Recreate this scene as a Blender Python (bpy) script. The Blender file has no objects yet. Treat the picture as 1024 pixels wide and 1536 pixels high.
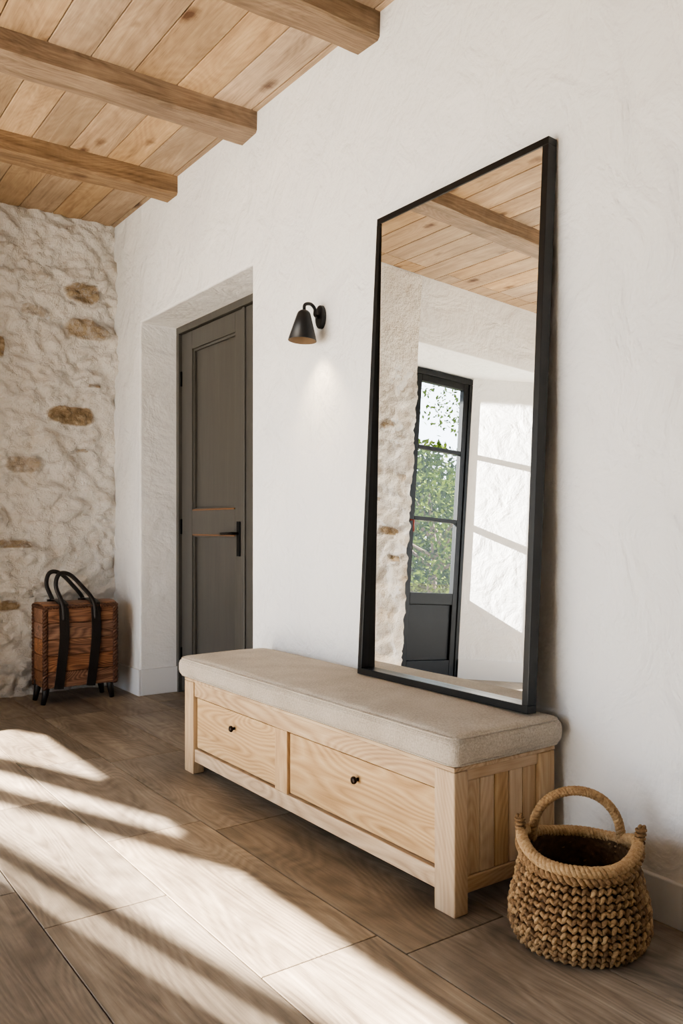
import bpy, bmesh, math, random
from mathutils import Vector, Matrix, noise
random.seed(7)
S = bpy.context.scene
COL = S.collection
try:
    S.view_settings.look = 'AgX - Medium High Contrast'
except Exception as ex:
    print('look', ex)

# ------------------------------------------------------------------ helpers
def lin(c):
    return tuple(((v/255)/12.92 if v/255 <= .04045 else ((v/255+.055)/1.055)**2.4) for v in c)+(1,)

def newmat(name):
    m = bpy.data.materials.new(name); m.use_nodes = True
    nt = m.node_tree; b = nt.nodes['Principled BSDF']
    return m, nt, b

def N(nt, t, **kw):
    n = nt.nodes.new(t)
    for k, v in kw.items():
        if k.startswith('i_'):
            n.inputs[k[2:].replace('_', ' ')].default_value = v
        else:
            setattr(n, k, v)
    return n

def ramp(nt, cols, fac):
    r = nt.nodes.new('ShaderNodeValToRGB')
    el = r.color_ramp.elements
    while len(el) < len(cols): el.new(.5)
    for e, (p, c) in zip(el, cols):
        e.position = p; e.color = lin(c)
    nt.links.new(fac, r.inputs[0]); return r

def math_n(nt, op, a, b=None, clamp=False):
    n = nt.nodes.new('ShaderNodeMath'); n.operation = op; n.use_clamp = clamp
    for i, v in enumerate((a, b)):
        if v is None: continue
        if isinstance(v, (int, float)): n.inputs[i].default_value = v
        else: nt.links.new(v, n.inputs[i])
    return n.outputs[0]

def simple(name, rgb, rough=.5, metal=0, bump=0, bscale=60, var=0, vscale=4, spec=.5):
    m, nt, b = newmat(name)
    b.inputs['Base Color'].default_value = lin(rgb)
    b.inputs['Roughness'].default_value = rough
    b.inputs['Metallic'].default_value = metal
    b.inputs['Specular IOR Level'].default_value = spec
    tc = N(nt, 'ShaderNodeTexCoord')
    if var:
        n = N(nt, 'ShaderNodeTexNoise', i_Scale=vscale, i_Detail=5.0)
        nt.links.new(tc.outputs['Object'], n.inputs['Vector'])
        lo = tuple(max(0, v-var) for v in rgb); hi = tuple(min(255, v+var) for v in rgb)
        r = ramp(nt, [(.3, lo), (.7, hi)], n.outputs[0])
        nt.links.new(r.outputs[0], b.inputs['Base Color'])
    if bump:
        n = N(nt, 'ShaderNodeTexNoise', i_Scale=bscale, i_Detail=6.0)
        nt.links.new(tc.outputs['Object'], n.inputs['Vector'])
        bp = N(nt, 'ShaderNodeBump', i_Strength=bump, i_Distance=.01)
        nt.links.new(n.outputs[0], bp.inputs['Height'])
        nt.links.new(bp.outputs[0], b.inputs['Normal'])
    return m

def wood(name, cols, axis='Y', rough=.5, tone=.22, bump=.25, coarse=1.0, knots=0.0, wave=.35, blotch=0.0, spec=.4, sat=.74):
    """cols: list of (pos,rgb)."""
    m, nt, b = newmat(name); L = nt.links.new
    tc = N(nt, 'ShaderNodeTexCoord'); at = N(nt, 'ShaderNodeAttribute', attribute_name='tone')
    sc = N(nt, 'ShaderNodeVectorMath', operation='SCALE'); sc.inputs[3].default_value = 17.0
    L(at.outputs['Vector'], sc.inputs[0])
    ad = N(nt, 'ShaderNodeVectorMath', operation='ADD')
    L(tc.outputs['Object'], ad.inputs[0]); L(sc.outputs[0], ad.inputs[1])
    def mp(al, cr):
        v = [cr, cr, cr]; v['XYZ'.index(axis)] = al
        n = N(nt, 'ShaderNodeMapping'); n.inputs['Scale'].default_value = v
        L(ad.outputs[0], n.inputs['Vector']); return n.outputs[0]
    n1 = N(nt, 'ShaderNodeTexNoise', i_Scale=1.0, i_Detail=6.0, i_Roughness=.6, i_Distortion=.8)
    L(mp(1.1*coarse, 13*coarse), n1.inputs['Vector'])
    n2 = N(nt, 'ShaderNodeTexNoise', i_Scale=1.0, i_Detail=3.0, i_Roughness=.7)
    L(mp(5, 170), n2.inputs['Vector'])
    w = N(nt, 'ShaderNodeTexNoise', i_Scale=1.0, i_Detail=1.0, i_Distortion=.3)
    L(mp(.7*coarse, 3.2*coarse), w.inputs['Vector'])
    ws = math_n(nt, 'FRACT', math_n(nt, 'MULTIPLY', w.outputs[0], 30.0))
    wt = math_n(nt, 'ABSOLUTE', math_n(nt, 'SUBTRACT', math_n(nt, 'MULTIPLY', ws, 2.0), 1.0))
    f = math_n(nt, 'ADD', math_n(nt, 'MULTIPLY', n1.outputs[0], .65*(1-wave*.5)),
               math_n(nt, 'MULTIPLY', n2.outputs[0], .35*(1-wave*.5)))
    f = math_n(nt, 'ADD', f, math_n(nt, 'MULTIPLY', wt, wave*.5))
    r = ramp(nt, cols, f)
    col = r.outputs[0]
    if blotch:
        nb = N(nt, 'ShaderNodeTexNoise', i_Scale=2.2, i_Detail=7.0, i_Roughness=.65)
        L(ad.outputs[0], nb.inputs['Vector'])
        mr = N(nt, 'ShaderNodeMapRange'); mr.inputs[1].default_value = .35; mr.inputs[2].default_value = .65
        mr.inputs[3].default_value = 1-blotch; mr.inputs[4].default_value = 1+blotch*.6
        L(nb.outputs[0], mr.inputs[0])
        hb = N(nt, 'ShaderNodeHueSaturation'); L(mr.outputs[0], hb.inputs['Value']); L(col, hb.inputs['Color'])
        col = hb.outputs[0]
    if knots:
        vo = N(nt, 'ShaderNodeTexVoronoi', i_Scale=1.0, i_Randomness=1.0)
        L(mp(2.4, 5.0), vo.inputs['Vector'])
        nk = N(nt, 'ShaderNodeTexNoise', i_Scale=30.0, i_Detail=3.0); L(ad.outputs[0], nk.inputs['Vector'])
        dk = math_n(nt, 'ADD', vo.outputs['Distance'], math_n(nt, 'MULTIPLY', math_n(nt, 'SUBTRACT', nk.outputs[0], .5), .12))
        k = N(nt, 'ShaderNodeMapRange'); k.inputs[1].default_value = .07; k.inputs[2].default_value = .20
        k.inputs[3].default_value = knots; k.inputs[4].default_value = 0
        L(dk, k.inputs[0])
        mx = N(nt, 'ShaderNodeMixRGB', blend_type='MULTIPLY'); mx.inputs[2].default_value = (.22, .12, .06, 1)
        L(k.outputs[0], mx.inputs[0]); L(col, mx.inputs[1]); col = mx.outputs[0]
    hs = N(nt, 'ShaderNodeHueSaturation')
    sp = N(nt, 'ShaderNodeSeparateXYZ'); L(at.outputs['Vector'], sp.inputs[0])
    L(math_n(nt, 'ADD', math_n(nt, 'MULTIPLY', sp.outputs[0], 2*tone), 1-tone), hs.inputs['Value'])
    L(math_n(nt, 'ADD', math_n(nt, 'MULTIPLY', sp.outputs[1], .3), sat), hs.inputs['Saturation'])
    L(col, hs.inputs['Color']); L(hs.outputs[0], b.inputs['Base Color'])
    b.inputs['Roughness'].default_value = rough
    b.inputs['Specular IOR Level'].default_value = spec
    bp = N(nt, 'ShaderNodeBump', i_Strength=bump, i_Distance=.004)
    L(f, bp.inputs['Height']); L(bp.outputs[0], b.inputs['Normal'])
    return m

def finish(name, bm, mat, parent=None, smooth=False, bevel=0, seg=2, angle=30):
    me = bpy.data.meshes.new(name)
    bmesh.ops.recalc_face_normals(bm, faces=bm.faces)
    bm.to_mesh(me); bm.free()
    if isinstance(mat, (list, tuple)):
        for mm in mat: me.materials.append(mm)
    else: me.materials.append(mat)
    o = bpy.data.objects.new(name, me); COL.objects.link(o)
    if smooth: me.polygons.foreach_set('use_smooth', [True]*len(me.polygons))
    if bevel:
        md = o.modifiers.new('bevel', 'BEVEL'); md.width = bevel; md.segments = seg
        md.limit_method = 'ANGLE'; md.angle_limit = math.radians(angle)
    if parent: o.parent = parent
    return o

def empty(name):
    e = bpy.data.objects.new(name, None); COL.objects.link(e); e.empty_display_size = .1; return e

def add_box(bm, x0, x1, y0, y1, z0, z1, tone=None, mi=0, lay=None):
    if x0 > x1: x0, x1 = x1, x0
    if y0 > y1: y0, y1 = y1, y0
    vs = [bm.verts.new((x, y, z)) for x in (x0, x1) for y in (y0, y1) for z in (z0, z1)]
    idx = [(0, 1, 3, 2), (4, 6, 7, 5), (0, 4, 5, 1), (2, 3, 7, 6), (0, 2, 6, 4), (1, 5, 7, 3)]
    fs = [bm.faces.new([vs[i] for i in q]) for q in idx]
    for f in fs:
        f.material_index = mi
        if lay is not None:
            for l in f.loops: l[lay] = tone
    return vs

def rt(): return (random.random(), random.random(), random.random(), 1)

def boards(name, boxes, mat, parent=None, bevel=.002, seg=2, tones=None):
    bm = bmesh.new(); lay = bm.loops.layers.float_color.new('tone')
    for i, bx in enumerate(boxes):
        t = tones[i] if tones else rt()
        add_box(bm, *bx, tone=t, lay=lay)
    return finish(name, bm, mat, parent, bevel=bevel, seg=seg)

def box(name, b, mat, parent=None, bevel=.003, seg=2):
    return boards(name, [b], mat, parent, bevel, seg)

def prism(name, pts, z0, z1, mat, parent=None, bevel=0):
    bm = bmesh.new()
    lo = [bm.verts.new((x, y, z0)) for x, y in pts]; hi = [bm.verts.new((x, y, z1)) for x, y in pts]
    bm.faces.new(lo[::-1]); bm.faces.new(hi)
    n = len(pts)
    for i in range(n): bm.faces.new((lo[i], lo[(i+1) % n], hi[(i+1) % n], hi[i]))
    return finish(name, bm, mat, parent, bevel=bevel)

def sweep(bm, path, radii, seg=12, caps=True, squash=None, lay=None, tone=None, mi=0):
    """tube along path; squash=(a,b) elliptical."""
    P = [Vector(p) for p in path]; n = len(P)
    if isinstance(radii, (int, float)): radii = [radii]*n
    t0 = (P[1]-P[0]).normalized()
    up = Vector((0, 0, 1)) if abs(t0.z) < .9 else Vector((1, 0, 0))
    nrm = (up - t0*up.dot(t0)).normalized()
    rings = []
    for i in range(n):
        t = (P[min(i+1, n-1)]-P[max(i-1, 0)]).normalized()
        nrm = (nrm - t*nrm.dot(t)).normalized(); bn = t.cross(nrm)
        a, b = (1, 1) if squash is None else squash
        rings.append([bm.verts.new(P[i]+(nrm*math.cos(q)*a+bn*math.sin(q)*b)*radii[i])
                      for q in [2*math.pi*k/seg for k in range(seg)]])
    fs = []
    for i in range(n-1):
        for k in range(seg):
            fs.append(bm.faces.new((rings[i][k], rings[i][(k+1) % seg], rings[i+1][(k+1) % seg], rings[i+1][k])))
    if caps:
        fs.append(bm.faces.new(rings[0][::-1])); fs.append(bm.faces.new(rings[-1]))
    for f in fs:
        f.material_index = mi
        if lay is not None:
            for l in f.loops: l[lay] = tone
    return rings

def bez(pts, n=24):
    """Catmull-Rom through pts"""
    P = [Vector(p) for p in pts]; P = [P[0]*2-P[1]]+P+[P[-1]*2-P[-2]]
    out = []
    m = len(P)-3
    for i in range(m):
        a, b, c, d = P[i:i+4]
        k = n//m
        for j in range(k+(i == m-1)):
            t = j/k
            out.append(.5*((2*b)+(c-a)*t+(2*a-5*b+4*c-d)*t*t+(3*b-3*c+d-a)*t**3))
    return out

def lathe(bm, prof, c, seg=48, mi=0):
    rings = []
    for r, z in prof:
        rings.append([bm.verts.new((c[0]+r*math.cos(2*math.pi*k/seg), c[1]+r*math.sin(2*math.pi*k/seg), c[2]+z)) for k in range(seg)])
    for i in range(len(rings)-1):
        for k in range(seg):
            f = bm.faces.new((rings[i][k], rings[i][(k+1) % seg], rings[i+1][(k+1) % seg], rings[i+1][k])); f.material_index = mi
    return rings

# ------------------------------------------------------------------ dimensions
WX = 2.08      # right wall plane
FY = 5.60      # stone wall plane
CZ = 3.18      # ceiling
PY = 4.80      # window wall plane (seen in the mirror)
PXR = .48      # right end of the window wall pier
LX = -2.2      # left wall

# ------------------------------------------------------------------ materials
def plaster(name, rgb, warm):
    m, nt, b = newmat(name); L = nt.links.new
    tc = N(nt, 'ShaderNodeTexCoord')
    n1 = N(nt, 'ShaderNodeTexNoise', i_Scale=2.0, i_Detail=4.0); L(tc.outputs['Object'], n1.inputs['Vector'])
    r = ramp(nt, [(.3, rgb), (.7, warm)], n1.outputs[0]); L(r.outputs[0], b.inputs['Base Color'])
    b.inputs['Roughness'].default_value = .72; b.inputs['Specular IOR Level'].default_value = .3
    mp = N(nt, 'ShaderNodeMapping'); mp.inputs['Scale'].default_value = (.5, 1, .75)
    L(tc.outputs['Object'], mp.inputs['Vector'])
    a = N(nt, 'ShaderNodeTexNoise', i_Scale=5.5, i_Detail=5.0, i_Roughness=.52, i_Distortion=.7); L(mp.outputs[0], a.inputs['Vector'])
    c = N(nt, 'ShaderNodeTexNoise', i_Scale=60.0, i_Detail=4.0); L(tc.outputs['Object'], c.inputs['Vector'])
    d = N(nt, 'ShaderNodeTexNoise', i_Scale=18.0, i_Detail=3.0); L(tc.outputs['Object'], d.inputs['Vector'])
    h = math_n(nt, 'ADD', a.outputs[0], math_n(nt, 'MULTIPLY', c.outputs[0], .06))
    h = math_n(nt, 'ADD', h, math_n(nt, 'MULTIPLY', d.outputs[0], .16))
    bp = N(nt, 'ShaderNodeBump', i_Strength=.72, i_Distance=.046); L(h, bp.inputs['Height']); L(bp.outputs[0], b.inputs['Normal'])
    return m
M_plaster = plaster('white_plaster', (228, 229, 230), (236, 236, 235))
M_base = simple('white_skirting_paint', (228, 229, 230), .45)

def stone_mat():
    m, nt, b = newmat('limewashed_stone'); L = nt.links.new
    tc = N(nt, 'ShaderNodeTexCoord')
    n1 = N(nt, 'ShaderNodeTexNoise', i_Scale=5.0, i_Detail=8.0, i_Roughness=.65); L(tc.outputs['Object'], n1.inputs['Vector'])
    r1 = ramp(nt, [(.28, (220, 211, 197)), (.45, (239, 235, 228)), (.7, (247, 245, 241))], n1.outputs[0])
    n2 = N(nt, 'ShaderNodeTexNoise', i_Scale=24.0, i_Detail=8.0, i_Roughness=.7); L(tc.outputs['Object'], n2.inputs['Vector'])
    r2 = ramp(nt, [(.3, (118, 102, 82)), (.5, (164, 144, 116)), (.7, (200, 184, 158))], n2.outputs[0])
    at = N(nt, 'ShaderNodeAttribute', attribute_name='stone')
    fac = math_n(nt, 'ADD', at.outputs['Fac'], math_n(nt, 'MULTIPLY', math_n(nt, 'SUBTRACT', n2.outputs[0], .5), 1.3))
    mr = N(nt, 'ShaderNodeMapRange'); mr.inputs[1].default_value = .3; mr.inputs[2].default_value = .85; L(fac, mr.inputs[0])
    mx = N(nt, 'ShaderNodeMixRGB'); L(mr.outputs[0], mx.inputs[0]); L(r1.outputs[0], mx.inputs[1]); L(r2.outputs[0], mx.inputs[2])
    L(mx.outputs[0], b.inputs['Base Color'])
    b.inputs['Roughness'].default_value = .7; b.inputs['Specular IOR Level'].default_value = .35
    h = math_n(nt, 'ADD', n1.outputs[0], math_n(nt, 'MULTIPLY', n2.outputs[0], .4))
    bp = N(nt, 'ShaderNodeBump', i_Strength=1.0, i_Distance=.06); L(h, bp.inputs['Height']); L(bp.outputs[0], b.inputs['Normal'])
    return m
M_stone = stone_mat()

M_floor = wood('floor_board_wood', [(.28, (90, 79, 68)), (.45, (126, 113, 98)), (.6, (150, 136, 119)), (.75, (176, 162, 143))],
               'Y', rough=.45, tone=.19, bump=.45, coarse=1.3, wave=.22, blotch=.3, sat=.74)
M_ceil = wood('ceiling_board_wood', [(.28, (126, 100, 72)), (.45, (168, 138, 103)), (.6, (188, 159, 121)), (.78, (208, 183, 146))],
              'Y', rough=.62, tone=.17, bump=.3, knots=.92, wave=.14, coarse=1.4, blotch=.18, sat=.70)
M_beam = wood('beam_oak', [(.28, (90, 69, 49)), (.45, (130, 105, 78)), (.6, (156, 130, 99)), (.78, (180, 154, 121))],
              'X', rough=.65, tone=.06, bump=.6, knots=.65, wave=.14, blotch=.24, coarse=1.4, sat=.74)
OAK = [(.25, (146, 115, 82)), (.45, (180, 150, 114)), (.62, (197, 170, 134)), (.8, (214, 191, 158))]
M_oakY = wood('oak_along', OAK, 'Y', rough=.45, tone=.05, bump=.15, wave=.45, coarse=1.5, sat=.80)
M_oakZ = wood('oak_upright', OAK, 'Z', rough=.45, tone=.06, bump=.15, wave=.25, coarse=1.5, sat=.80)
M_oakX = wood('oak_cross', OAK, 'X', rough=.45, tone=.06, bump=.15, wave=.25, coarse=1.5, sat=.80)
M_door = wood('door_grey_paint', [(.2, (66, 64, 60)), (.5, (76, 74, 69)), (.8, (86, 83, 78))], 'Z', rough=.42, tone=.03, bump=.12, wave=.05)
M_copper = simple('door_bead_brown', (120, 82, 50), .4)
M_black = simple('black_metal', (18, 19, 21), .38, .6, bump=.05)
M_frame = simple('mirror_black_frame', (12, 13, 15), .35, .2)
M_knob = simple('dark_bronze', (40, 32, 26), .35, .8)
M_shade = simple('sconce_black_enamel', (26, 27, 30), .42, .1)
M_shade_in = simple('sconce_shade_inner', (110, 90, 68), .7)
M_leather = simple('dark_leather', (26, 22, 21), .42, bump=.3, bscale=140)
M_winframe = simple('window_black_paint', (14, 17, 20), .4, spec=.2)

def fabric():
    m, nt, b = newmat('linen_cushion'); L = nt.links.new
    tc = N(nt, 'ShaderNodeTexCoord')
    n = N(nt, 'ShaderNodeTexNoise', i_Scale=160.0, i_Detail=4.0, i_Roughness=.8); L(tc.outputs['Object'], n.inputs['Vector'])
    n2 = N(nt, 'ShaderNodeTexNoise', i_Scale=8.0, i_Detail=4.0); L(tc.outputs['Object'], n2.inputs['Vector'])
    f = math_n(nt, 'ADD', math_n(nt, 'MULTIPLY', n.outputs[0], .75), math_n(nt, 'MULTIPLY', n2.outputs[0], .25))
    r = ramp(nt, [(.35, (156, 146, 132)), (.5, (185, 175, 161)), (.65, (208, 199, 187))], f); L(r.outputs[0], b.inputs['Base Color'])
    b.inputs['Roughness'].default_value = .95; b.inputs['Specular IOR Level'].default_value = .1
    b.inputs['Sheen Weight'].default_value = .15
    w1 = N(nt, 'ShaderNodeTexWave', bands_direction='X', i_Scale=130.0, i_Distortion=1.5); L(tc.outputs['Object'], w1.inputs['Vector'])
    w2 = N(nt, 'ShaderNodeTexWave', bands_direction='Y', i_Scale=130.0, i_Distortion=1.5); L(tc.outputs['Object'], w2.inputs['Vector'])
    h = math_n(nt, 'ADD', math_n(nt, 'ADD', w1.outputs[1], w2.outputs[1]), math_n(nt, 'MULTIPLY', n.outputs[0], 1.5))
    bp = N(nt, 'ShaderNodeBump', i_Strength=.5, i_Distance=.003); L(h, bp.inputs['Height']); L(bp.outputs[0], b.inputs['Normal'])
    return m
M_fabric = fabric()

# ------------------------------------------------------------------ floor (individual boards)
x = .66-.36*8
edges = [x+.36*i for i in range(0, 14)]
bx = []; tn = []
fixed = {1.38: 1.64, 1.02: 1.76, .66: 1.25}
for i in range(len(edges)-1):
    a, b2 = edges[i], edges[i+1]
    key = [k for k in fixed if abs(k-a) < .02]
    y = (fixed[key[0]] if key else random.uniform(1, 2)) - 1.07*3
    if a < LX-.3: a = LX-.3
    while y < 5.8:
        y0, y1 = max(y, -1.6), min(y+1.07, 5.75)
        if y1 > y0+.02 and b2 > a:
            bx.append((a+.0018, min(b2, 2.5)-.0018, y0+.0018, y1-.0018, -.028, 0))
            tn.append(rt())
        y += 1.07
floor = boards('floor', bx, M_floor, bevel=.0012, seg=1, tones=tn)
M_sub = simple('subfloor_dark', (34, 27, 22), .9)
box('subfloor', (LX-.3, 2.5, -1.6, 5.75, -.05, -.028), M_sub, bevel=0)

# ------------------------------------------------------------------ ceiling + beams
cb = []
x = -2.5
joints = [-1.6, .78, 1.74, 2.71, 3.71, 4.65, 5.8]
while x < WX+.3:
    w = random.choice((.17, .19, .21, .2))
    j = 0
    while j < len(joints)-1:
        k = min(j+random.choice((1, 1, 2)), len(joints)-1)
        cb.append((x+.002, x+w-.002, joints[j]+.001, joints[k]-.001, CZ, CZ+.03)); j = k
    x += w
ceil = boards('ceiling', cb, M_ceil, bevel=.003, seg=1)
box('roof_deck', (-2.6, 2.6, -1.7, 5.9, CZ+.035, CZ+.12), M_sub, bevel=0)

def beam(y0, y1, x0):
    bm = bmesh.new(); lay = bm.loops.layers.float_color.new('tone'); t = rt()
    n = 70; prof = [(y0, CZ+.01), (y0, CZ-.094), (y0+.012, CZ-.106), (y1-.012, CZ-.106), (y1, CZ-.094), (y1, CZ+.01)]
    rings = []
    for i in range(n+1):
        xx = x0+(WX+.02-x0)*i/n; rg = []
        for j, (py, pz) in enumerate(prof):
            o = noise.noise_vector(Vector((xx*2.5, py*9, pz*9)))*.009+noise.noise_vector(Vector((xx*11, py*30, pz*30)))*.003
            rg.append(bm.verts.new((xx, py+o.y, pz+(o.z if 0 < j < 5 else 0))))
        rings.append(rg)
    for i in range(n):
        for j in range(5):
            f = bm.faces.new((rings[i][j], rings[i][j+1], rings[i+1][j+1], rings[i+1][j]))
            for l in f.loops: l[lay] = t
    f = bm.faces.new(rings[0])
    for l in f.loops: l[lay] = t
    return finish('ceiling_beam', bm, M_beam, bevel=0)
for y0 in (-.3, .68, 1.66, 2.635, 3.63, 4.57):
    beam(y0, y0+.165, LX if y0 < 4.5 else .62)

# ------------------------------------------------------------------ right wall with door niche
def wall_poly(name, pts, x0, x1, mat, bevel=.012):
    bm = bmesh.new()
    lo = [bm.verts.new((x0, y, z)) for y, z in pts]; hi = [bm.verts.new((x1, y, z)) for y, z in pts]
    bm.faces.new(lo); bm.faces.new(hi[::-1])
    n = len(pts)
    for i in range(n): bm.faces.new((lo[i], lo[(i+1) % n], hi[(i+1) % n], hi[i]))
    return finish(name, bm, mat, bevel=bevel, seg=4)
DY0, DY1, DZ = 3.68, 5.152, 2.425
wall_poly('wall_right', [(-1.6, 0), (DY0, 0), (DY0, DZ), (DY1, DZ), (DY1, 0), (5.9, 0), (5.9, CZ+.03), (-1.6, CZ+.03)], WX, WX+.42, M_plaster)
box('wall_door_backing', (WX+.40, WX+.46, DY0-.2, DY1+.2, -.05, DZ+.2), M_plaster, bevel=0)

def skirt(name, pts, h, t=.018):
    o = empty(name)
    for i, (a, b2) in enumerate(pts):
        box('board_%d' % (i+1), (min(a[0], b2[0]), max(a[0], b2[0]), min(a[1], b2[1]), max(a[1], b2[1]), 0, h), M_base, o, bevel=.004)
    return o
skirt('baseboard_right', [((WX-.018, -1.5), (WX, DY0-.0))], .125)
skirt('baseboard_niche', [((WX-.018, DY1-.018), (WX, FY-.02)), ((WX, DY1-.018), (WX+.26, DY1))], .17)

# ------------------------------------------------------------------ door
door = empty('door_1')
DX = 2.352
HZ = DZ
box('frame_head', (DX-.02, DX+.06, DY0, DY1, HZ-.045, HZ), M_door, door)
box('frame_jamb_far', (DX-.02, DX+.06, DY1-.04, DY1, 0, HZ-.045), M_door, door)
box('frame_jamb_near', (DX-.02, DX+.06, DY0, DY0+.04, 0, HZ-.045), M_door, door)
def leaf(pre, ya, yb, zt):
    sl, sr = .16, .115
    if abs(ya-yb) < .6: sl = sr = .09
    box(pre+'stile_1', (DX, DX+.045, ya-sl, ya-.003, .012, zt), M_door, door, .003)
    box(pre+'stile_2', (DX, DX+.045, yb+.003, yb+sr, .012, zt), M_door, door, .003)
    for nm, z0, z1 in (('rail_top', zt-.12, zt), ('rail_mid', 1.05, 1.205), ('rail_bottom', .012, .2)):
        box(pre+nm, (DX, DX+.045, yb+sr, ya-sl, z0, z1), M_door, door, .003)
    for k, (z0, z1) in enumerate(((.2, 1.05), (1.205, zt-.12))):
        box(pre+'panel_%d' % k, (DX+.028, DX+.038, yb+sr, ya-sl, z0, z1), M_door, door, 0)
        m = .016
        boards(pre+'bead_%d' % k, [(DX+.010, DX+.028, yb+sr, yb+sr+m, z0, z1), (DX+.010, DX+.028, ya-sl-m, ya-sl, z0, z1),
               (DX+.010, DX+.028, yb+sr+m, ya-sl-m, z0, z0+m), (DX+.010, DX+.028, yb+sr+m, ya-sl-m, z1-m, z1)], M_door, door, .003)
    boards(pre+'brass_line', [(DX-.002, DX+.012, yb+sr+.01, ya-sl-.01, 1.043, 1.0515), (DX-.002, DX+.012, yb+sr+.01, ya-sl-.01, 1.2035, 1.212)], M_copper, door, .001)
leaf('leaf_a_', DY1-.042, 4.25, HZ-.05)
leaf('leaf_b_', 4.245, DY0+.042, HZ-.05)
box('meeting_bead', (DX-.012, DX+.002, 4.232, 4.262, .012, HZ-.05), M_door, door, .004)
hd = 4.315
box('handle_plate', (DX-.009, DX, hd-.02, hd+.02, .925, 1.13), M_black, door, .004)
bm = bmesh.new()
sweep(bm, bez([(DX-.005, hd, 1.06), (DX-.04, hd, 1.06), (DX-.052, hd+.02, 1.06), (DX-.052, hd+.14, 1.058)], 24), .009, 10)
finish('handle_lever', bm, M_black, door, smooth=True)
for z in (2.08, 1.1, .25):
    box('hinge', (DX-.012, DX+.001, DY1-.055, DY1-.03, z-.05, z+.05), M_black, door, .003)

# ------------------------------------------------------------------ stone wall relief
STONES = [(1.86, 2.67, .115, .07, .8), (1.88, 2.43, .125, .075, .75), (1.768, 1.835, .165, .065, 1.15), (1.45, 1.5, .12, .055, .62),
          (1.40, 1.0, .14, .03, .75), (1.53, 2.5, .10, .045, .55), (1.36, .58, .07, .035, .9), (1.95, 2.03, .05, .018, .8),
          (1.835, 1.61, .045, .014, .75), (1.31, 2.24, .05, .07, .9), (1.1, 1.3, .12, .06, .9), (1.0, 2.0, .1, .05, .9),
          (.40, 1.75, .08, .035, .8), (.15, 1.2, .08, .03, .9), (.3, 1.45, .05, .02, .8), (.06, 1.0, .06, .03, .9),
          (.36, 1.05, .06, .025, .8), (.2, 2.0, .07, .03, .7), (.05, 1.6, .06, .025, .7), (.3, .8, .07, .03, .8)]
def stone_wall(name, xa, xb, yp, z0, z1, amp=1.0, res=.0125, edge_fade=False):
    nx = int((xb-xa)/res); nz = int((z1-z0)/res)
    bm = bmesh.new(); lay = bm.verts.layers.float.new('stone')
    g = []
    for i in range(nx+1):
        col = []
        for k in range(nz+1):
            X = xa+(xb-xa)*i/nx; Z = z0+(z1-z0)*k/nz
            wv = noise.noise_vector(Vector((X*3, Z*3, yp)))*.10+noise.noise_vector(Vector((X*9, Z*9, yp)))*.03
            q = Vector((X, Z*1.35, 0))+wv
            d, _ = noise.voronoi(Vector((q.x*4.2, q.y*4.8, 1.3)))
            cell = min(1, (d[1]-d[0])*1.5)
            cell = cell*cell*(3-2*cell)
            d2, _ = noise.voronoi(Vector((q.x*10, q.y*11, 4.3)))
            c2 = min(1, (d2[1]-d2[0])*2.0)
            f = noise.fractal(Vector((X*6, Z*6, yp)), .9, 2.0, 6)
            f2 = noise.noise(Vector((X*1.6, Z*1.6, 3.3)))
            fade = 1.0
            if edge_fade: fade = max(0.0, min(1.0, (2.55-Z+.15*f2)/.25))
            disp = (.080*cell*(.65+.5*f2)+.030*c2+.028*f)*amp*fade+.003*f
            s = max(0, (.14-cell)*1.3)+max(0, -f-.3)*.4
            for sx, sz, w, h, st in STONES:
                dx = (X-sx+wv.x*.5)/w; dz = (Z-sz+wv.y*.35)/h
                r = (abs(dx)**2.6+abs(dz)**2.6)
                if r < 2:
                    m = max(0, min(1, (1.35-r)/.7))
                    s = max(s, m*st)
                    disp += .016*m-.014*math.exp(-((r-1.45)/.35)**2)
            v = bm.verts.new((X, yp-disp, Z)); v[lay] = s*fade
            col.append(v)
        g.append(col)
    for i in range(nx):
        for k in range(nz):
            bm.faces.new((g[i][k], g[i+1][k], g[i+1][k+1], g[i][k+1]))
    me = bpy.data.meshes.new(name)
    bm.to_mesh(me); bm.free()
    me.materials.append(M_stone)
    me.polygons.foreach_set('use_smooth', [True]*len(me.polygons))
    o = bpy.data.objects.new(name, me); COL.objects.link(o)
    return o
stone_wall('wall_far', PXR, WX+.01, FY+.02, -.01, CZ+.01)
box('wall_far_core', (PXR-.1, WX+.1, FY+.04, FY+.1, -.05, CZ+.1), M_plaster, bevel=0)

# window wall (reflected in the mirror): stone pier, header, splayed reveals
OX = -.06
prism('wall_window_pier', [(PXR, PY), (PXR, FY+.1), (PXR-.1, FY+.1), (PXR-.1, 5.43), (-.45, 5.43), (-.45, 5.35), (OX, PY)], 0, CZ+.02, M_plaster)
stone_wall('wall_window_stone', OX, PXR, PY-.004, 0, 3.17, amp=.6, res=.016, edge_fade=True)
prism('wall_window_splay', [(-1.95, PY), (-1.19, 5.35), (-1.19, 5.43), (-2.4, 5.43), (-2.4, PY)], 0, CZ+.02, M_plaster)
box('wall_window_header', (-2.2, OX+.05, PY+.001, 5.43, 2.665, CZ+.02), M_plaster, bevel=.008)
bm = bmesh.new()
p0 = Vector((-1.19, 5.35, 0)); p1 = Vector((-1.95, PY, 0))
dv = (p1-p0).normalized(); nn = Vector((-dv.y, dv.x, 0))
if nn.y > 0: nn = -nn
q = [p0, p1, p1+nn*.018, p0+nn*.018]
lo = [bm.verts.new(p) for p in q]; hi = [bm.verts.new(p+Vector((0, 0, .17))) for p in q]
bm.faces.new(lo); bm.faces.new(hi)
for i in range(4): bm.faces.new((lo[i], lo[(i+1) % 4], hi[(i+1) % 4], hi[i]))
finish('baseboard_splay', bm, M_base)

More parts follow.
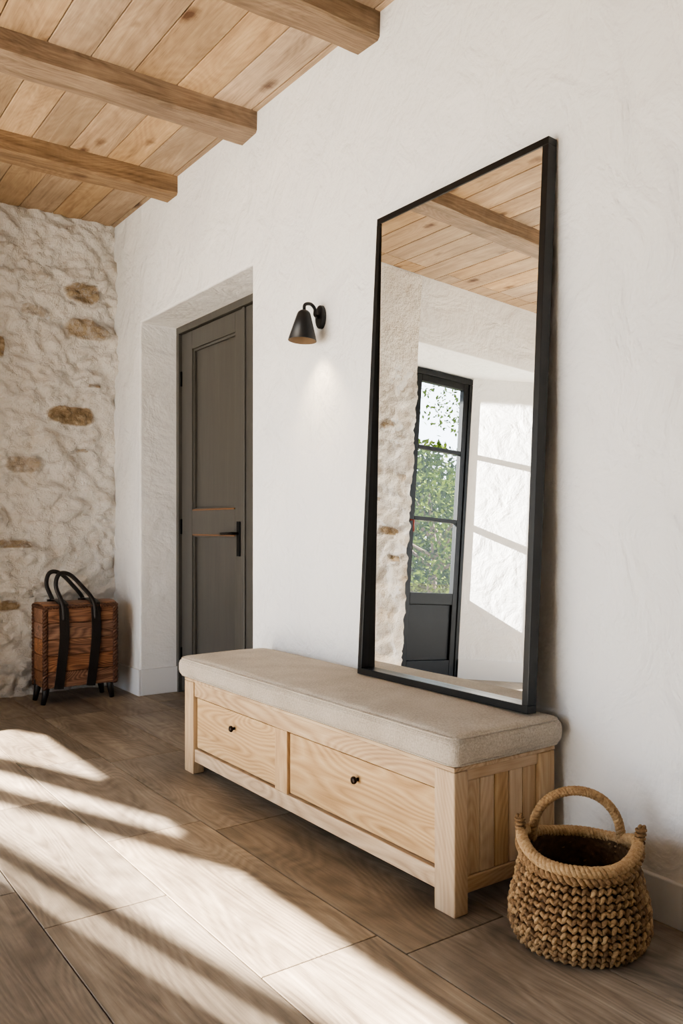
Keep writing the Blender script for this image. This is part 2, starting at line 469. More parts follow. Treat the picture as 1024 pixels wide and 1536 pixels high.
# window (French casement with solid lower panel)
win = empty('window_1')
wy = 5.36
xa, xb = -1.19, -.47
zt = 2.655
def wb(n, x0, x1, z0, z1, y0=wy, y1=wy+.05): box(n, (x0, x1, y0, y1, z0, z1), M_winframe, win, .004)
wb('frame_head', xa, xb, zt-.05, zt, wy-.01, wy+.07); wb('frame_left', xa, xa+.04, 0, zt-.05, wy-.01, wy+.07); wb('frame_right', xb-.05, xb, 0, zt-.05, wy-.01, wy+.07)
wb('stile_1', xa+.04, xa+.10, .02, zt-.05); wb('stile_2', xb-.13, xb-.05, .02, zt-.05)
wb('rail_bottom', xa+.1, xb-.13, .02, .16); wb('rail_mid', xa+.1, xb-.13, .64, .74); wb('rail_top', xa+.1, xb-.13, zt-.11, zt-.05)
wb('panel', xa+.1, xb-.13, .16, .64, wy+.02, wy+.035)
wb('muntin_1', xa+.1, xb-.13, 1.355, 1.39); wb('muntin_2', xa+.1, xb-.13, 1.965, 2.0)
mg, nt, b = newmat('window_glass')
for n_ in list(nt.nodes):
    if n_.type != 'OUTPUT_MATERIAL': nt.nodes.remove(n_)
out = [n_ for n_ in nt.nodes][0]
tr = N(nt, 'ShaderNodeBsdfTransparent'); gl = N(nt, 'ShaderNodeBsdfGlossy'); gl.inputs['Roughness'].default_value = 0
mxs = N(nt, 'ShaderNodeMixShader'); mxs.inputs[0].default_value = .02
nt.links.new(tr.outputs[0], mxs.inputs[1]); nt.links.new(gl.outputs[0], mxs.inputs[2]); nt.links.new(mxs.outputs[0], out.inputs[0])
box('glass', (xa+.1, xb-.13, wy+.022, wy+.026, .74, zt-.11), mg, win, 0)
bm = bmesh.new(); sweep(bm, [(xb-.09, wy, 1.35), (xb-.09, wy-.04, 1.35), (xb-.09, wy-.045, 1.25)], .008, 8)
finish('latch', bm, simple('latch_red_brown', (110, 40, 30), .4), win)

# left wall with big terrace opening, back wall
OY0, OY1, OZ = 1.25, 4.70, 2.4
wall_poly('wall_left', [(-1.6, 0), (OY0, 0), (OY0, OZ), (OY1, OZ), (OY1, 0), (4.82, 0), (4.82, CZ+.03), (-1.6, CZ+.03)], LX-.2, LX, M_plaster)
box('wall_back', (LX-.2, WX+.4, -1.8, -1.6, 0, CZ+.03), M_plaster, bevel=0)

# ------------------------------------------------------------------ bench
bench = empty('storage_bench')
BX0, BX1, BY0, BY1, BZ = 1.61, 2.035, 1.705, 3.465, .41
lw = .085
for k, (x0, x1, y0, y1) in enumerate(((BX0, BX0+.055, BY0, BY0+lw), (BX0, BX0+.055, BY1-lw, BY1), (BX1-.07, BX1, BY0, BY0+.07), (BX1-.07, BX1, BY1-.07, BY1))):
    box('leg_%d' % (k+1), (x0, x1, y0, y1, 0, BZ-.001), M_oakZ, bench, .005, 3)
fx = BX0+.008
box('rail_top', (fx, fx+.03, BY0+lw, BY1-lw, .345, BZ-.002), M_oakY, bench, .003)
box('rail_bottom', (fx, fx+.03, BY0+lw, BY1-lw, .055, .112), M_oakY, bench, .003)
box('stile_mid', (fx, fx+.03, 2.605, 2.69, .112, .345), M_oakZ, bench, .003)
for k, (y0, y1) in enumerate(((BY0+lw, 2.605), (2.69, BY1-lw))):
    y0 += .006; y1 -= .006
    box('drawer_front_%d' % (k+1), (fx+.010, fx+.03, y0, y1, .118, .339), M_oakY, bench, .003)
    box('drawer_box_%d' % (k+1), (fx+.03, BX1-.05, y0+.02, y1-.02, .13, .33), M_oakX, bench, .002)
    bm = bmesh.new()
    cy = (3.025, 2.18)[1-k]
    n = 20
    prof = [(0.0, .0), (.006, .0), (.006, .010), (.012, .014), (.0135, .019), (.011, .024), (.004, .026), (0, .026)]
    rings = [[bm.verts.new((fx+.011-d, cy+r*math.cos(2*math.pi*j/n), .272+r*math.sin(2*math.pi*j/n))) for j in range(n)] for r, d in prof[1:-1]]
    for i in range(len(rings)-1):
        for j in range(n): bm.faces.new((rings[i][j], rings[i][(j+1) % n], rings[i+1][(j+1) % n], rings[i+1][j]))
    bm.faces.new(rings[-1])
    finish('knob_%d' % (k+1), bm, M_knob, bench, smooth=True)
for k, (y0, y1) in enumerate(((BY0+.012, BY0+.032), (BY1-.032, BY1-.012))):
    xa_, xb_ = BX0+.055, BX1-.07
    box('end_rail_top_%d' % k, (xa_, xb_, y0-.004, y1+.004, .375, BZ-.002), M_oakX, bench, .003)
    box('end_rail_bottom_%d' % k, (xa_, xb_, y0-.004, y1+.004, .055, .10), M_oakX, bench, .003)
    nb = 5; w = (xb_-xa_)/nb
    boards('end_boards_%d' % k, [(xa_+w*i+.001, xa_+w*(i+1)-.001, y0+.002, y1, .10, .375) for i in range(nb)], M_oakZ, bench, .004)
box('back_panel', (BX1-.03, BX1-.015, BY0+.07, BY1-.07, .055, BZ-.002), M_oakY, bench, .002)
box('seat_board', (BX0+.0, BX1, BY0+.0, BY1, BZ-.0005, BZ+.012), M_oakY, bench, .003)

# cushion
CX0, CX1, CY0, CY1, CZ0, CZ1 = 1.592, 2.052, 1.685, 3.495, BZ+.012, BZ+.105
def cushion():
    bm = bmesh.new()
    nx, ny, nz = 26, 90, 10
    r = .03
    def mapv(u, v, w):
        hx, hy, hz = (CX1-CX0)/2, (CY1-CY0)/2, (CZ1-CZ0)/2
        p = Vector((u*hx, v*hy, w*hz))
        inner = Vector((max(-(hx-r), min(hx-r, p.x)), max(-(hy-r), min(hy-r, p.y)), max(-(hz-r), min(hz-r, p.z))))
        d = p-inner
        if d.length > 1e-6: p = inner+d.normalized()*min(r, max(d.length, r if max(abs(u), abs(v), abs(w)) > .999 else 0))
        puff = (1-abs(u)**4)*(1-abs(v)**12)
        if w > 0: p.z += .010*puff*w
        side = (1-w*w)
        p.x += .005*side*(1 if u > 0 else -1)*(abs(u) > .9)
        p.y += .005*side*(1 if v > 0 else -1)*(abs(v) > .95)
        c = Vector(((CX0+CX1)/2, (CY0+CY1)/2, (CZ0+CZ1)/2))
        p += c
        nv = noise.noise(Vector((p.x*5, p.y*3, p.z*5)))
        if w > -.9: p.z += .003*nv
        return p
    vd = {}
    def gv(i, j, k):
        if (i, j, k) not in vd:
            def s(t, n):
                a = 2*t/n-1
                return math.copysign(1-(1-abs(a))**1.6, a)
            vd[(i, j, k)] = bm.verts.new(mapv(s(i, nx), s(j, ny), s(k, nz)))
        return vd[(i, j, k)]
    for i in range(nx):
        for j in range(ny):
            for k in (0, nz): bm.faces.new((gv(i, j, k), gv(i+1, j, k), gv(i+1, j+1, k), gv(i, j+1, k)))
    for i in range(nx):
        for k in range(nz):
            for j in (0, ny): bm.faces.new((gv(i, j, k), gv(i+1, j, k), gv(i+1, j, k+1), gv(i, j, k+1)))
    for j in range(ny):
        for k in range(nz):
            for i in (0, nx): bm.faces.new((gv(i, j, k), gv(i, j+1, k), gv(i, j+1, k+1), gv(i, j, k+1)))
    return bm
cus = empty('bench_cushion')
finish('cover', cushion(), M_fabric, cus, smooth=True)
def piping(z, ins):
    bm = bmesh.new(); pts = []
    r = .035
    x0, x1, y0, y1 = CX0+ins, CX1-ins, CY0+ins, CY1-ins
    for cx, cy, a0 in ((x1-r, y1-r, 0), (x0+r, y1-r, 90), (x0+r, y0+r, 180), (x1-r, y0+r, 270)):
        for a in range(0, 91, 15):
            t = math.radians(a0+a); pts.append((cx+r*math.cos(t), cy+r*math.sin(t), z))
    pts.append(pts[0])
    full = []
    for a, b2 in zip(pts[:-1], pts[1:]):
        a, b2 = Vector(a), Vector(b2); n = max(1, int((b2-a).length/.05))
        for i in range(n): full.append(a.lerp(b2, i/n))
    full.append(Vector(pts[-1]))
    sweep(bm, full, .0035, 6, caps=False)
    finish('piping', bm, M_fabric, cus, smooth=True)
piping(CZ1-.008, .005); piping(CZ0+.010, .005)

# ------------------------------------------------------------------ mirror
mir = empty('leaning_mirror')
MY0, MY1 = 1.731, 2.60
bot = Vector((1.938, 0, .527)); top = Vector((2.036, 0, 2.322))
upv = (top-bot); H = upv.length; upv.normalize()
nv = Vector((-upv.z, 0, upv.x))
dep = .04; fw = .024
def mbox(name, y0, y1, h0, h1, d0, d1, mat, bevel=.0015):
    bm = bmesh.new(); lay = bm.loops.layers.float_color.new('tone')
    vs = add_box(bm, 0, 1, y0, y1, 0, 1, tone=(0, 0, 0, 1), lay=lay)
    for v in vs:
        h = h0 if v.co.z < .5 else h1; d = d0 if v.co.x < .5 else d1
        v.co = bot+upv*h-nv*d+Vector((0, v.co.y, 0))
    return finish(name, bm, mat, mir, bevel=bevel)
mbox('frame_bottom', MY0, MY1, 0, fw, 0, dep, M_frame)
mbox('frame_top', MY0, MY1, H-fw, H, 0, dep, M_frame)
mbox('frame_near', MY0, MY0+fw, fw, H-fw, 0, dep, M_frame)
mbox('frame_far', MY1-fw, MY1, fw, H-fw, 0, dep, M_frame)
mbox('backing', MY0+.004, MY1-.004, .004, H-.004, dep-.003, dep, M_frame)
M_mirror, nt, b = newmat('silvered_mirror')
b.inputs['Base Color'].default_value = (.85, .86, .85, 1); b.inputs['Metallic'].default_value = 1; b.inputs['Roughness'].default_value = 0.0
bm = bmesh.new()
q = [(MY0+fw*.8, fw*.8, dep-.006), (MY1-fw*.8, fw*.8, dep-.006), (MY1-fw*.8, H-fw*.8, .004), (MY0+fw*.8, H-fw*.8, .004)]
fv = [bm.verts.new(bot+upv*h-nv*d+Vector((0, y, 0))) for y, h, d in q]
bm.faces.new(fv)
finish('glass', bm, M_mirror, mir)

# ------------------------------------------------------------------ wall sconce
sc = empty('wall_sconce')
SY, SZ = 3.05, 2.03
bm = bmesh.new()
n = 32
ringA = [bm.verts.new((WX, SY+.032*math.cos(t), SZ+.052*math.sin(t))) for t in [2*math.pi*j/n for j in range(n)]]
ringB = [bm.verts.new((WX-.016, SY+.032*math.cos(t), SZ+.052*math.sin(t))) for t in [2*math.pi*j/n for j in range(n)]]
ringC = [bm.verts.new((WX-.020, SY+.028*math.cos(t), SZ+.048*math.sin(t))) for t in [2*math.pi*j/n for j in range(n)]]
for A, B in ((ringA, ringB), (ringB, ringC)):
    for j in range(n): bm.faces.new((A[j], A[(j+1) % n], B[(j+1) % n], B[j]))
bm.faces.new(ringC); bm.faces.new(ringA[::-1])
finish('wall_plate', bm, M_shade, sc, smooth=False, bevel=.001)
ax = Vector((1.988, SY, 0))
bm = bmesh.new()
sweep(bm, bez([(WX-.015, SY, SZ+.0), (WX-.038, SY, SZ+.004), (WX-.040, SY, SZ+.032), (WX-.062, SY, SZ+.050), (ax.x, SY, SZ+.042), (ax.x-.004, SY, SZ+.01)], 40), .0075, 12)
finish('arm', bm, M_shade, sc, smooth=True)
bm = bmesh.new()
tilt = Matrix.Translation((ax.x-.005, SY, SZ+.005)) @ Matrix.Rotation(math.radians(4), 4, 'Y')
prof = [(.0, .012), (.016, .012), (.026, .004), (.030, -.004), (.063, -.122), (.0605, -.122), (.028, -.008)]
rg = lathe(bm, prof[1:], (0, 0, 0), 40)
bm.faces.new(rg[0])
for f in bm.faces:
    if all(v in rg[4]+rg[5] for v in f.verts): f.material_index = 1
bmesh.ops.transform(bm, matrix=tilt, verts=bm.verts)
finish('shade', bm, [M_shade, M_shade_in], sc, smooth=True)
m_b, nt, b = newmat('bulb_glow'); b.inputs['Emission Color'].default_value = (1, .78, .5, 1); b.inputs['Emission Strength'].default_value = .6
b.inputs['Base Color'].default_value = (.6, .5, .38, 1)
bm = bmesh.new(); bmesh.ops.create_uvsphere(bm, u_segments=20, v_segments=14, radius=.02)
bmesh.ops.transform(bm, matrix=tilt @ Matrix.Translation((0, 0, -.06)), verts=bm.verts)
finish('bulb', bm, m_b, sc, smooth=True)
ld = bpy.data.lights.new('sconce_lamp', 'SPOT'); ld.energy = 15; ld.color = (1, .76, .48); ld.shadow_soft_size = .02
ld.spot_size = math.radians(95); ld.spot_blend = 1.0
lo_ = bpy.data.objects.new('sconce_lamp', ld); COL.objects.link(lo_); lo_.parent = sc
lo_.location = tilt @ Vector((0, 0, -.10)); lo_.rotation_euler = (0, math.radians(-2), 0)

# ------------------------------------------------------------------ wooden bag with leather straps
bag = empty('wooden_log_carrier_bag')
M_bagw = wood('bag_walnut', [(.25, (56, 31, 18)), (.40, (106, 64, 37)), (.55, (158, 103, 62)), (.75, (194, 140, 92))], 'X', rough=.42, tone=.28, bump=.4, wave=.4, coarse=2.2)
gx0, gx1, gy0, gy1, gz0, gz1 = 1.485, 1.95, 5.20, 5.44, .10, .60
nb = 5; hh = (gz1-gz0)/nb
boards('front_slats', [(gx0+.02, gx1-.03, gy0, gy0+.02, gz0+hh*i+.001, gz0+hh*(i+1)-.001) for i in range(nb)], M_bagw, bag, .005)
boards('back_slats', [(gx0+.02, gx1-.03, gy1-.02, gy1, gz0+hh*i+.001, gz0+hh*(i+1)-.001) for i in range(nb)], M_bagw, bag, .005)
boards('left_slats', [(gx0, gx0+.02, gy0+.012, gy1-.012, gz0+hh*i+.001, gz0+hh*(i+1)-.001) for i in range(nb)], M_bagw, bag, .005)
boards('right_slats', [(gx1-.03, gx1-.01, gy0+.012, gy1-.012, gz0+hh*i+.001, gz0+hh*(i+1)-.001) for i in range(nb)], M_bagw, bag, .005)
box('base', (gx0+.02, gx1-.03, gy0+.02, gy1-.02, gz0, gz0+.02), M_bagw, bag)
bm = bmesh.new(); lay = bm.loops.layers.float_color.new('tone')
nn_ = 12
ring = []
for i in range(nn_+1):
    t = i/nn_; X = gx0-.004+(gx1-gx0-.002)*t
    row = []
    for j in range(9):
        s = j/8; Y = gy0-.006+(gy1-gy0+.012)*s
        row.append(bm.verts.new((X, Y, gz1+.022*math.sin(math.pi*s)**.6+.006)))
    ring.append(row)
for i in range(nn_):
    for j in range(8):
        f = bm.faces.new((ring[i][j], ring[i+1][j], ring[i+1][j+1], ring[i][j+1]))
        for l in f.loops: l[lay] = (.4, .4, .2, 1)
o = finish('lid', bm, M_bagw, bag, smooth=True)
md = o.modifiers.new('t', 'SOLIDIFY'); md.thickness = .014; md.offset = -1
def twist(bm, path, r, turns, strands=2, lay=None, tone=None, seg=8):
    P = [Vector(p) for p in path]; n = len(P)
    for s in range(strands):
        out = []
        t0 = (P[1]-P[0]).normalized(); up = Vector((0, 0, 1)) if abs(t0.z) < .9 else Vector((1, 0, 0))
        nr = (up-t0*up.dot(t0)).normalized()
        for i in range(n):
            t = (P[min(i+1, n-1)]-P[max(i-1, 0)]).normalized(); nr = (nr-t*nr.dot(t)).normalized(); bn = t.cross(nr)
            a = 2*math.pi*(turns*i/(n-1)+s/strands)
            out.append(P[i]+(nr*math.cos(a)+bn*math.sin(a))*r*.5)
        sweep(bm, out, r*.58, seg, lay=lay, tone=tone)
def lerpath(a, b, n): return [Vector(a).lerp(Vector(b), i/n) for i in range(n+1)]
M_braid = simple('bag_braid', (82, 50, 31), .55, var=22, vscale=90, bump=.4)
bm = bmesh.new()
for X, Y in ((gx0+.005, gy0+.004), (gx1-.018, gy0+.004), (gx1-.018, gy1-.004), (gx0+.005, gy1-.004)):
    twist(bm, lerpath((X, Y, gz0), (X, Y, gz1), 90), .017, 11)
twist(bm, lerpath((gx1-.006, gy0+.03, gz0), (gx1-.006, gy0+.03, gz1), 90), .017, 11)
for Y in (gy0-.002, gy1+.002): twist(bm, lerpath((gx0, Y, gz1), (gx1-.012, Y, gz1), 80), .012, 12)
twist(bm, lerpath((gx0+.0, gy0, gz1), (gx0+.0, gy1, gz1), 60), .012, 8)
finish('braided_edges', bm, M_braid, bag, smooth=True)
for k, (X, Y, sx) in enumerate(((gx0+.02, gy0+.03, -1), (gx1-.045, gy0+.03, .6), (gx0+.02, gy1-.03, -1), (gx1-.045, gy1-.03, .6))):
    bm = bmesh.new()
    sweep(bm, [(X, Y, gz0+.03), (X+.006*sx, Y-.002, .07), (X+.022*sx, Y-.006, 0)], [.026, .021, .015], 10)
    finish('foot_%d' % (k+1), bm, M_leather, bag, smooth=True)
def ribbon(bm, path, wid, th, wdir):
    P = [Vector(p) for p in path]; W = Vector(wdir).normalized()
    rings = []
    for i, p in enumerate(P):
        t = (P[min(i+1, len(P)-1)]-P[max(i-1, 0)]).normalized()
        w = (W-t*W.dot(t)).normalized(); nn = t.cross(w)
        rings.append([bm.verts.new(p+w*a*wid/2+nn*c*th/2) for a, c in ((-1, -1), (1, -1), (1, 1), (-1, 1))])
    for a, b2 in zip(rings[:-1], rings[1:]):
        for k in range(4): bm.faces.new((a[k], a[(k+1) % 4], b2[(k+1) % 4], b2[k]))
    bm.faces.new(rings[0][::-1]); bm.faces.new(rings[-1])
bm = bmesh.new()
for X in (1.60, 1.80):
    ribbon(bm, bez([(X-.03, gy0-.008, gz0-.005), (X-.012, gy0-.012, .25), (X+.004, gy0-.012, .42), (X, gy0-.010, gz1-.01), (X, gy0+.01, gz1+.022), (X, (gy0+gy1)/2, gz1+.038), (X, gy1-.01, gz1+.022), (X, gy1+.008, gz1-.02), (X, gy1+.006, gz0)], 56), .058, .007, (1, 0, 0))
finish('straps', bm, M_leather, bag, bevel=.002)
bm = bmesh.new()
for yy, lean in ((gy0-.018, 0), (gy1-.06, .0)):
    p = bez([(1.60, yy, .52), (1.59, yy, .62), (1.552, yy+.01, .73), (1.575, yy+.02, .805), (1.64, yy+.02, .80), (1.72, yy+.015, .72), (1.785, yy+.006, .63), (1.80, yy, .52)], 70)
    sweep(bm, p, .0135, 10, squash=(1, .7))
finish('handles', bm, M_leather, bag, smooth=True)

# ------------------------------------------------------------------ woven basket
bas = empty('seagrass_basket')
bc = Vector((1.812, 1.438, 0))
def rope_mat(name, cols, scale=1):
    m, nt, b = newmat(name); L = nt.links.new
    tc = N(nt, 'ShaderNodeTexCoord'); at = N(nt, 'ShaderNodeAttribute', attribute_name='tone')
    sc_ = N(nt, 'ShaderNodeVectorMath', operation='SCALE'); sc_.inputs[3].default_value = 5.0; L(at.outputs['Vector'], sc_.inputs[0])
    ad = N(nt, 'ShaderNodeVectorMath', operation='ADD'); L(tc.outputs['Object'], ad.inputs[0]); L(sc_.outputs[0], ad.inputs[1])
    n1 = N(nt, 'ShaderNodeTexNoise', i_Scale=70.0*scale, i_Detail=5.0, i_Roughness=.7, i_Distortion=1.5); L(ad.outputs[0], n1.inputs['Vector'])
    sp = N(nt, 'ShaderNodeSeparateXYZ'); L(at.outputs['Vector'], sp.inputs[0])
    f = math_n(nt, 'ADD', math_n(nt, 'MULTIPLY', n1.outputs[0], .75), math_n(nt, 'MULTIPLY', sp.outputs[0], .28))
    r = ramp(nt, cols, f); L(r.outputs[0], b.inputs['Base Color'])
    b.inputs['Roughness'].default_value = .7; b.inputs['Specular IOR Level'].default_value = .25
    bp = N(nt, 'ShaderNodeBump', i_Strength=.6, i_Distance=.003); L(n1.outputs[0], bp.inputs['Height']); L(bp.outputs[0], b.inputs['Normal'])
    return m
M_rope = rope_mat('seagrass', [(.3, (82, 60, 40)), (.48, (130, 102, 72)), (.62, (162, 133, 97)), (.8, (190, 164, 127))])
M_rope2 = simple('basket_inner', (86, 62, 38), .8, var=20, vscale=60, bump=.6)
HB = .228
BR = .955
def brad(z):
    t = z/HB
    pts = [(0, .150), (.08, .176), (.25, .187), (.45, .182), (.7, .166), (1.0, .148)]
    for (a, ra), (b_, rb) in zip(pts[:-1], pts[1:]):
        if t <= b_:
            s = (t-a)/(b_-a); s = s*s*(3-2*s)*.5+s*.5
            return (ra+(rb-ra)*s)*BR
    return .148*BR
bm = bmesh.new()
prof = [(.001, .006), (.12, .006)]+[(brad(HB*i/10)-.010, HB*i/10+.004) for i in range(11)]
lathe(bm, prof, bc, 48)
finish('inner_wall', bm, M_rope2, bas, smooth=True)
def ellipsoid(bm, c, ax, ay, az, lay, tone, u=8, v=6):
    rings = []
    top_ = bm.verts.new(c+az); bot_ = bm.verts.new(c-az)
    for i in range(1, v):
        ph = math.pi*i/v
        rings.append([bm.verts.new(c+az*math.cos(ph)+(ax*math.cos(2*math.pi*k/u)+ay*math.sin(2*math.pi*k/u))*math.sin(ph)) for k in range(u)])
    fs = []
    for a, b2 in zip(rings[:-1], rings[1:]):
        for k in range(u): fs.append(bm.faces.new((a[k], b2[k], b2[(k+1) % u], a[(k+1) % u])))
    for k in range(u):
        fs.append(bm.faces.new((top_, rings[0][k], rings[0][(k+1) % u]))); fs.append(bm.faces.new((bot_, rings[-1][(k+1) % u], rings[-1][k])))
    for f in fs:
        for l in f.loops: l[lay] = tone
bm = bmesh.new(); lay = bm.loops.layers.float_color.new('tone')
rows = 13; cols_ = 46
for i in range(rows):
    z = .012+(HB-.018)*i/(rows-1)
    for j in range(cols_):
        for s in (0, 1):
            a = 2*math.pi*(j+.5*s)/cols_+random.uniform(-.012, .012)
            r = brad(z)+random.uniform(-.002, .002)
            rad = Vector((math.cos(a), math.sin(a), 0)); tan = Vector((-math.sin(a), math.cos(a), 0)); up_ = Vector((0, 0, 1))
            sl = (.95 if s else -.55)+random.uniform(-.15, .15)
            long_ = (tan*math.cos(sl)+up_*math.sin(sl))
            wid_ = long_.cross(rad)
            zz = z+(random.uniform(-.0015, .0015))
            c = bc+rad*(r+(.003 if s else 0))+up_*zz
            ellipsoid(bm, c, rad*.0085, wid_*.0062, long_*.0125, lay, rt())
finish('woven_wall', bm, M_rope, bas, smooth=True)
bm = bmesh.new(); lay = bm.loops.layers.float_color.new('tone')
for rr in (.148, .13, .11):
    sweep(bm, [(bc.x+rr*math.cos(t), bc.y+rr*math.sin(t), .009) for t in [2*math.pi*k/48 for k in range(49)]], .009, 8, caps=False, lay=lay, tone=rt())
vdir = Vector((bc.x, bc.y, 0)).normalized(); rdir = Vector((vdir.y, -vdir.x, 0))
def rimp(t, rr=.146, zoff=0):
    d = rdir*math.cos(t)+vdir*math.sin(t)
    lift = .034*abs(math.cos(t))**5
    return bc+d*(rr+lift*.1)+Vector((0, 0, HB+.004+lift+zoff))
twist(bm, [rimp(2*math.pi*k/260) for k in range(261)], .0155, 26, 3, lay, rt())
twist(bm, [rimp(2*math.pi*k/260, .152, -.020) for k in range(261)], .012, 30, 2, lay, rt())
A = bc+rdir*.112+vdir*.09+Vector((0, 0, HB-.0)); B = bc-rdir*.124+vdir*.055+Vector((0, 0, HB-.0))
pts = []
for k in range(0, 121):
    t = math.pi*k/120
    c = (A+B)/2; hx = (A-B)/2
    pts.append(c+hx*math.cos(t)+Vector((0, 0, .142*math.sin(t)**.8)))
twist(bm, pts, .013, 15, 3, lay, (.7, .5, .3, 1))
for sgn, lean in ((1, .01), (-1, -.006)):
    base = bc+rdir*sgn*.150+Vector((0, 0, HB+.0))
    twist(bm, lerpath(base, base+rdir*lean+Vector((0, 0, .085)), 40), .0105, 3.5, 2, lay, (.2, .3, .3, 1))
    for k in range(6):
        cc = base+rdir*lean*.9*(k/6)+Vector((0, 0, .02+.011*k))
        sweep(bm, [cc+(rdir*math.cos(t)+vdir*math.sin(t))*.0115 for t in [2*math.pi*q/16 for q in range(17)]], .0042, 6, caps=False, lay=lay, tone=rt())
finish('rim_and_handles', bm, M_rope, bas, smooth=True)

# ------------------------------------------------------------------ outside
M_ground = simple('terrace_gravel', (172, 168, 160), .9, var=18, vscale=6, bump=.3)
box('ground', (-40, 30, -30, 50, -.25, -.06), M_ground, bevel=0)
M_grass = simple('lawn', (70, 94, 40), .9, var=25, vscale=3, bump=.4)
box('lawn', (-16, 6, 7.2, 30, -.06, -.045), M_grass, bevel=0)

# unseen slats on posts, added and cut to stripe the sunlight on the floor
sd = Vector((1, 0, -.656))
stripe_grp = empty('sun_stripe_frame')
M_stripe = simple('stripe_timber', (120, 92, 64), .7, var=15, vscale=5)
def slat(name, quad, z=3.0, th=.05):
    s = z/.656
    pts = [(px-sd.x*s, py-sd.y*s) for px, py in quad]
    prism(name, pts, z, z+th, M_stripe, stripe_grp)
bars = [
    [(1.36, 3.12), (1.36, 2.66), (.55, 4.95), (.55, 5.05)],
    [(1.36, 2.30), (1.36, 2.08), (.5, 4.25), (.5, 4.43)],
    [(1.16, .7), (1.11, .7), (.545, 3.40), (.585, 3.40)],
    [(1.02, .7), (.36, .7), (-.14, 3.6), (.40, 3.6)],
    [(1.36, 4.45), (1.36, 4.25), (.8, 5.5), (.8, 5.7)],
]
for i, b_ in enumerate(bars): slat('stripe_slat_%d' % (i+1), b_)
for i, (px, py) in enumerate(((-5.2, -1.0), (-5.2, 4.6))):
    box('stripe_post_%d' % (i+1), (px-.06, px+.06, py-.06, py+.06, -.06, 3.0), M_stripe, stripe_grp)
boards('stripe_purlins', [(-5.3, -2.6, .6, .7, 2.9, 3.0), (-5.3, -2.6, 5.4, 5.5, 2.9, 3.0)], M_stripe, stripe_grp)

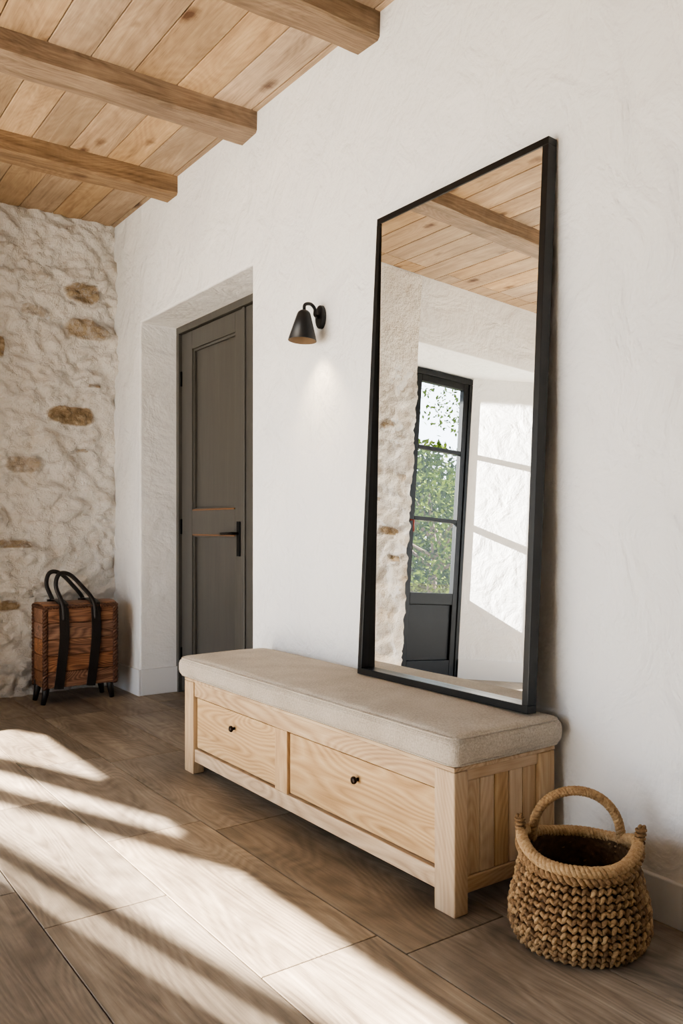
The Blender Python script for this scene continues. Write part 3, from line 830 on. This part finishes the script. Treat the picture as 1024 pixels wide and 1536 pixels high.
# tree / shrubs
def shrub(name, c, R, n, leaf, seed, cols, trunk=True, squash=1.0):
    rnd = random.Random(seed); e = empty(name)
    bm = bmesh.new(); lay = bm.loops.layers.float_color.new('tone')
    for _ in range(n):
        while True:
            p = Vector((rnd.uniform(-1, 1), rnd.uniform(-1, 1), rnd.uniform(-1, 1)))
            if p.length < 1 and (p.length > .45 or rnd.random() < .3) and noise.noise(p*2.6+Vector((seed, 0, 0))) > -.12: break
        q = Vector((p.x*R, p.y*R, p.z*R*squash))+Vector(c)
        if q.z < .12: continue
        a = Vector((rnd.uniform(-1, 1), rnd.uniform(-1, 1), rnd.uniform(-1, 1))).normalized()
        b_ = a.orthogonal().normalized()
        l = leaf*rnd.uniform(.6, 1.3)
        f = bm.faces.new([bm.verts.new(q+v) for v in (a*l, b_*l*.45, -a*l, -b_*l*.45)])
        t = (rnd.random(), rnd.random(), rnd.random(), 1)
        for lp in f.loops: lp[lay] = t
    m, nt, b = newmat(name+'_leaf')
    at = N(nt, 'ShaderNodeAttribute', attribute_name='tone')
    sp = N(nt, 'ShaderNodeSeparateXYZ'); nt.links.new(at.outputs['Vector'], sp.inputs[0])
    r = ramp(nt, cols, sp.outputs[0]); nt.links.new(r.outputs[0], b.inputs['Base Color']); b.inputs['Roughness'].default_value = .9
    b.inputs['Specular IOR Level'].default_value = .05
    finish('foliage', bm, m, e)
    if trunk:
        bm = bmesh.new(); C = Vector(c)
        sweep(bm, [(C.x, C.y, -.038), (C.x, C.y, .2), (C.x+.05, C.y, C.z*.5), (C.x, C.y, C.z), (C.x+.1, C.y+.1, C.z+R*.7)], [.09, .09, .07, .05, .02], 8)
        for k in range(9):
            d = Vector((rnd.uniform(-1, 1), rnd.uniform(-1, 1), rnd.uniform(.1, .9))).normalized()
            st = C+Vector((0, 0, rnd.uniform(-.5, .5)*R*.6))
            sweep(bm, [st, st+d*R*.5+Vector((0, 0, .1)), st+d*R*.95], [.03, .018, .006], 6)
        finish('trunk', bm, simple(name+'_bark', (80, 62, 46), .8), e)
G = [(0, (18, 32, 6)), (.5, (50, 70, 16)), (1, (104, 120, 36))]
shrub('garden_shrub', (-3.7, 8.5, 1.1), 1.25, 8000, .04, 3, G)
shrub('garden_shrub', (-5.6, 11.2, 1.3), 1.9, 12000, .07, 5, G)
shrub('garden_shrub', (-7.6, 8.4, 1.2), 1.7, 9000, .07, 9, G)
shrub('garden_tree', (-5.4, 9.2, 4.4), 1.6, 2600, .04, 12, [(0, (44, 56, 28)), (1, (80, 96, 48))])

# ------------------------------------------------------------------ lights
def sun(name, d, e, ang, col):
    l = bpy.data.lights.new(name, 'SUN'); l.energy = e; l.angle = math.radians(ang); l.color = col
    o = bpy.data.objects.new(name, l); COL.objects.link(o)
    o.rotation_euler = Vector(d).to_track_quat('-Z', 'Y').to_euler(); o.location = (-6, 0, 6); return o
sun('sun', sd, 76.0, .5, (1, .92, .81))
# added spot lamp outside the casement, imitates sun patches on the splayed reveal
l = bpy.data.lights.new('added_reveal_spot', 'SPOT'); l.energy = 30000; l.spot_size = math.radians(18); l.spot_blend = .1; l.shadow_soft_size = .02; l.color = (1, .95, .88)
o = bpy.data.objects.new('added_reveal_spot', l); COL.objects.link(o)
tgt = Vector((-.80, 5.36, 1.6)); o.location = tgt+Vector((.94, .34, .16))*5.5
o.rotation_euler = (tgt-o.location).to_track_quat('-Z', 'Y').to_euler()

w = bpy.data.worlds.new('sky'); S.world = w; w.use_nodes = True
nt = w.node_tree; bg = nt.nodes['Background']
bg.inputs[0].default_value = (.80, .89, 1.0, 1); bg.inputs[1].default_value = 6.6

# ------------------------------------------------------------------ camera
cd = bpy.data.cameras.new('camera'); cam = bpy.data.objects.new('camera', cd); COL.objects.link(cam)
cam.location = (0, 0, 1.1); cam.rotation_euler = (math.radians(90), 0, math.radians(-35.62))
cd.sensor_fit = 'HORIZONTAL'; cd.sensor_width = 36; cd.lens = 36*1245/1024; cd.shift_y = 22/1024; cd.clip_start = .02
S.camera = cam
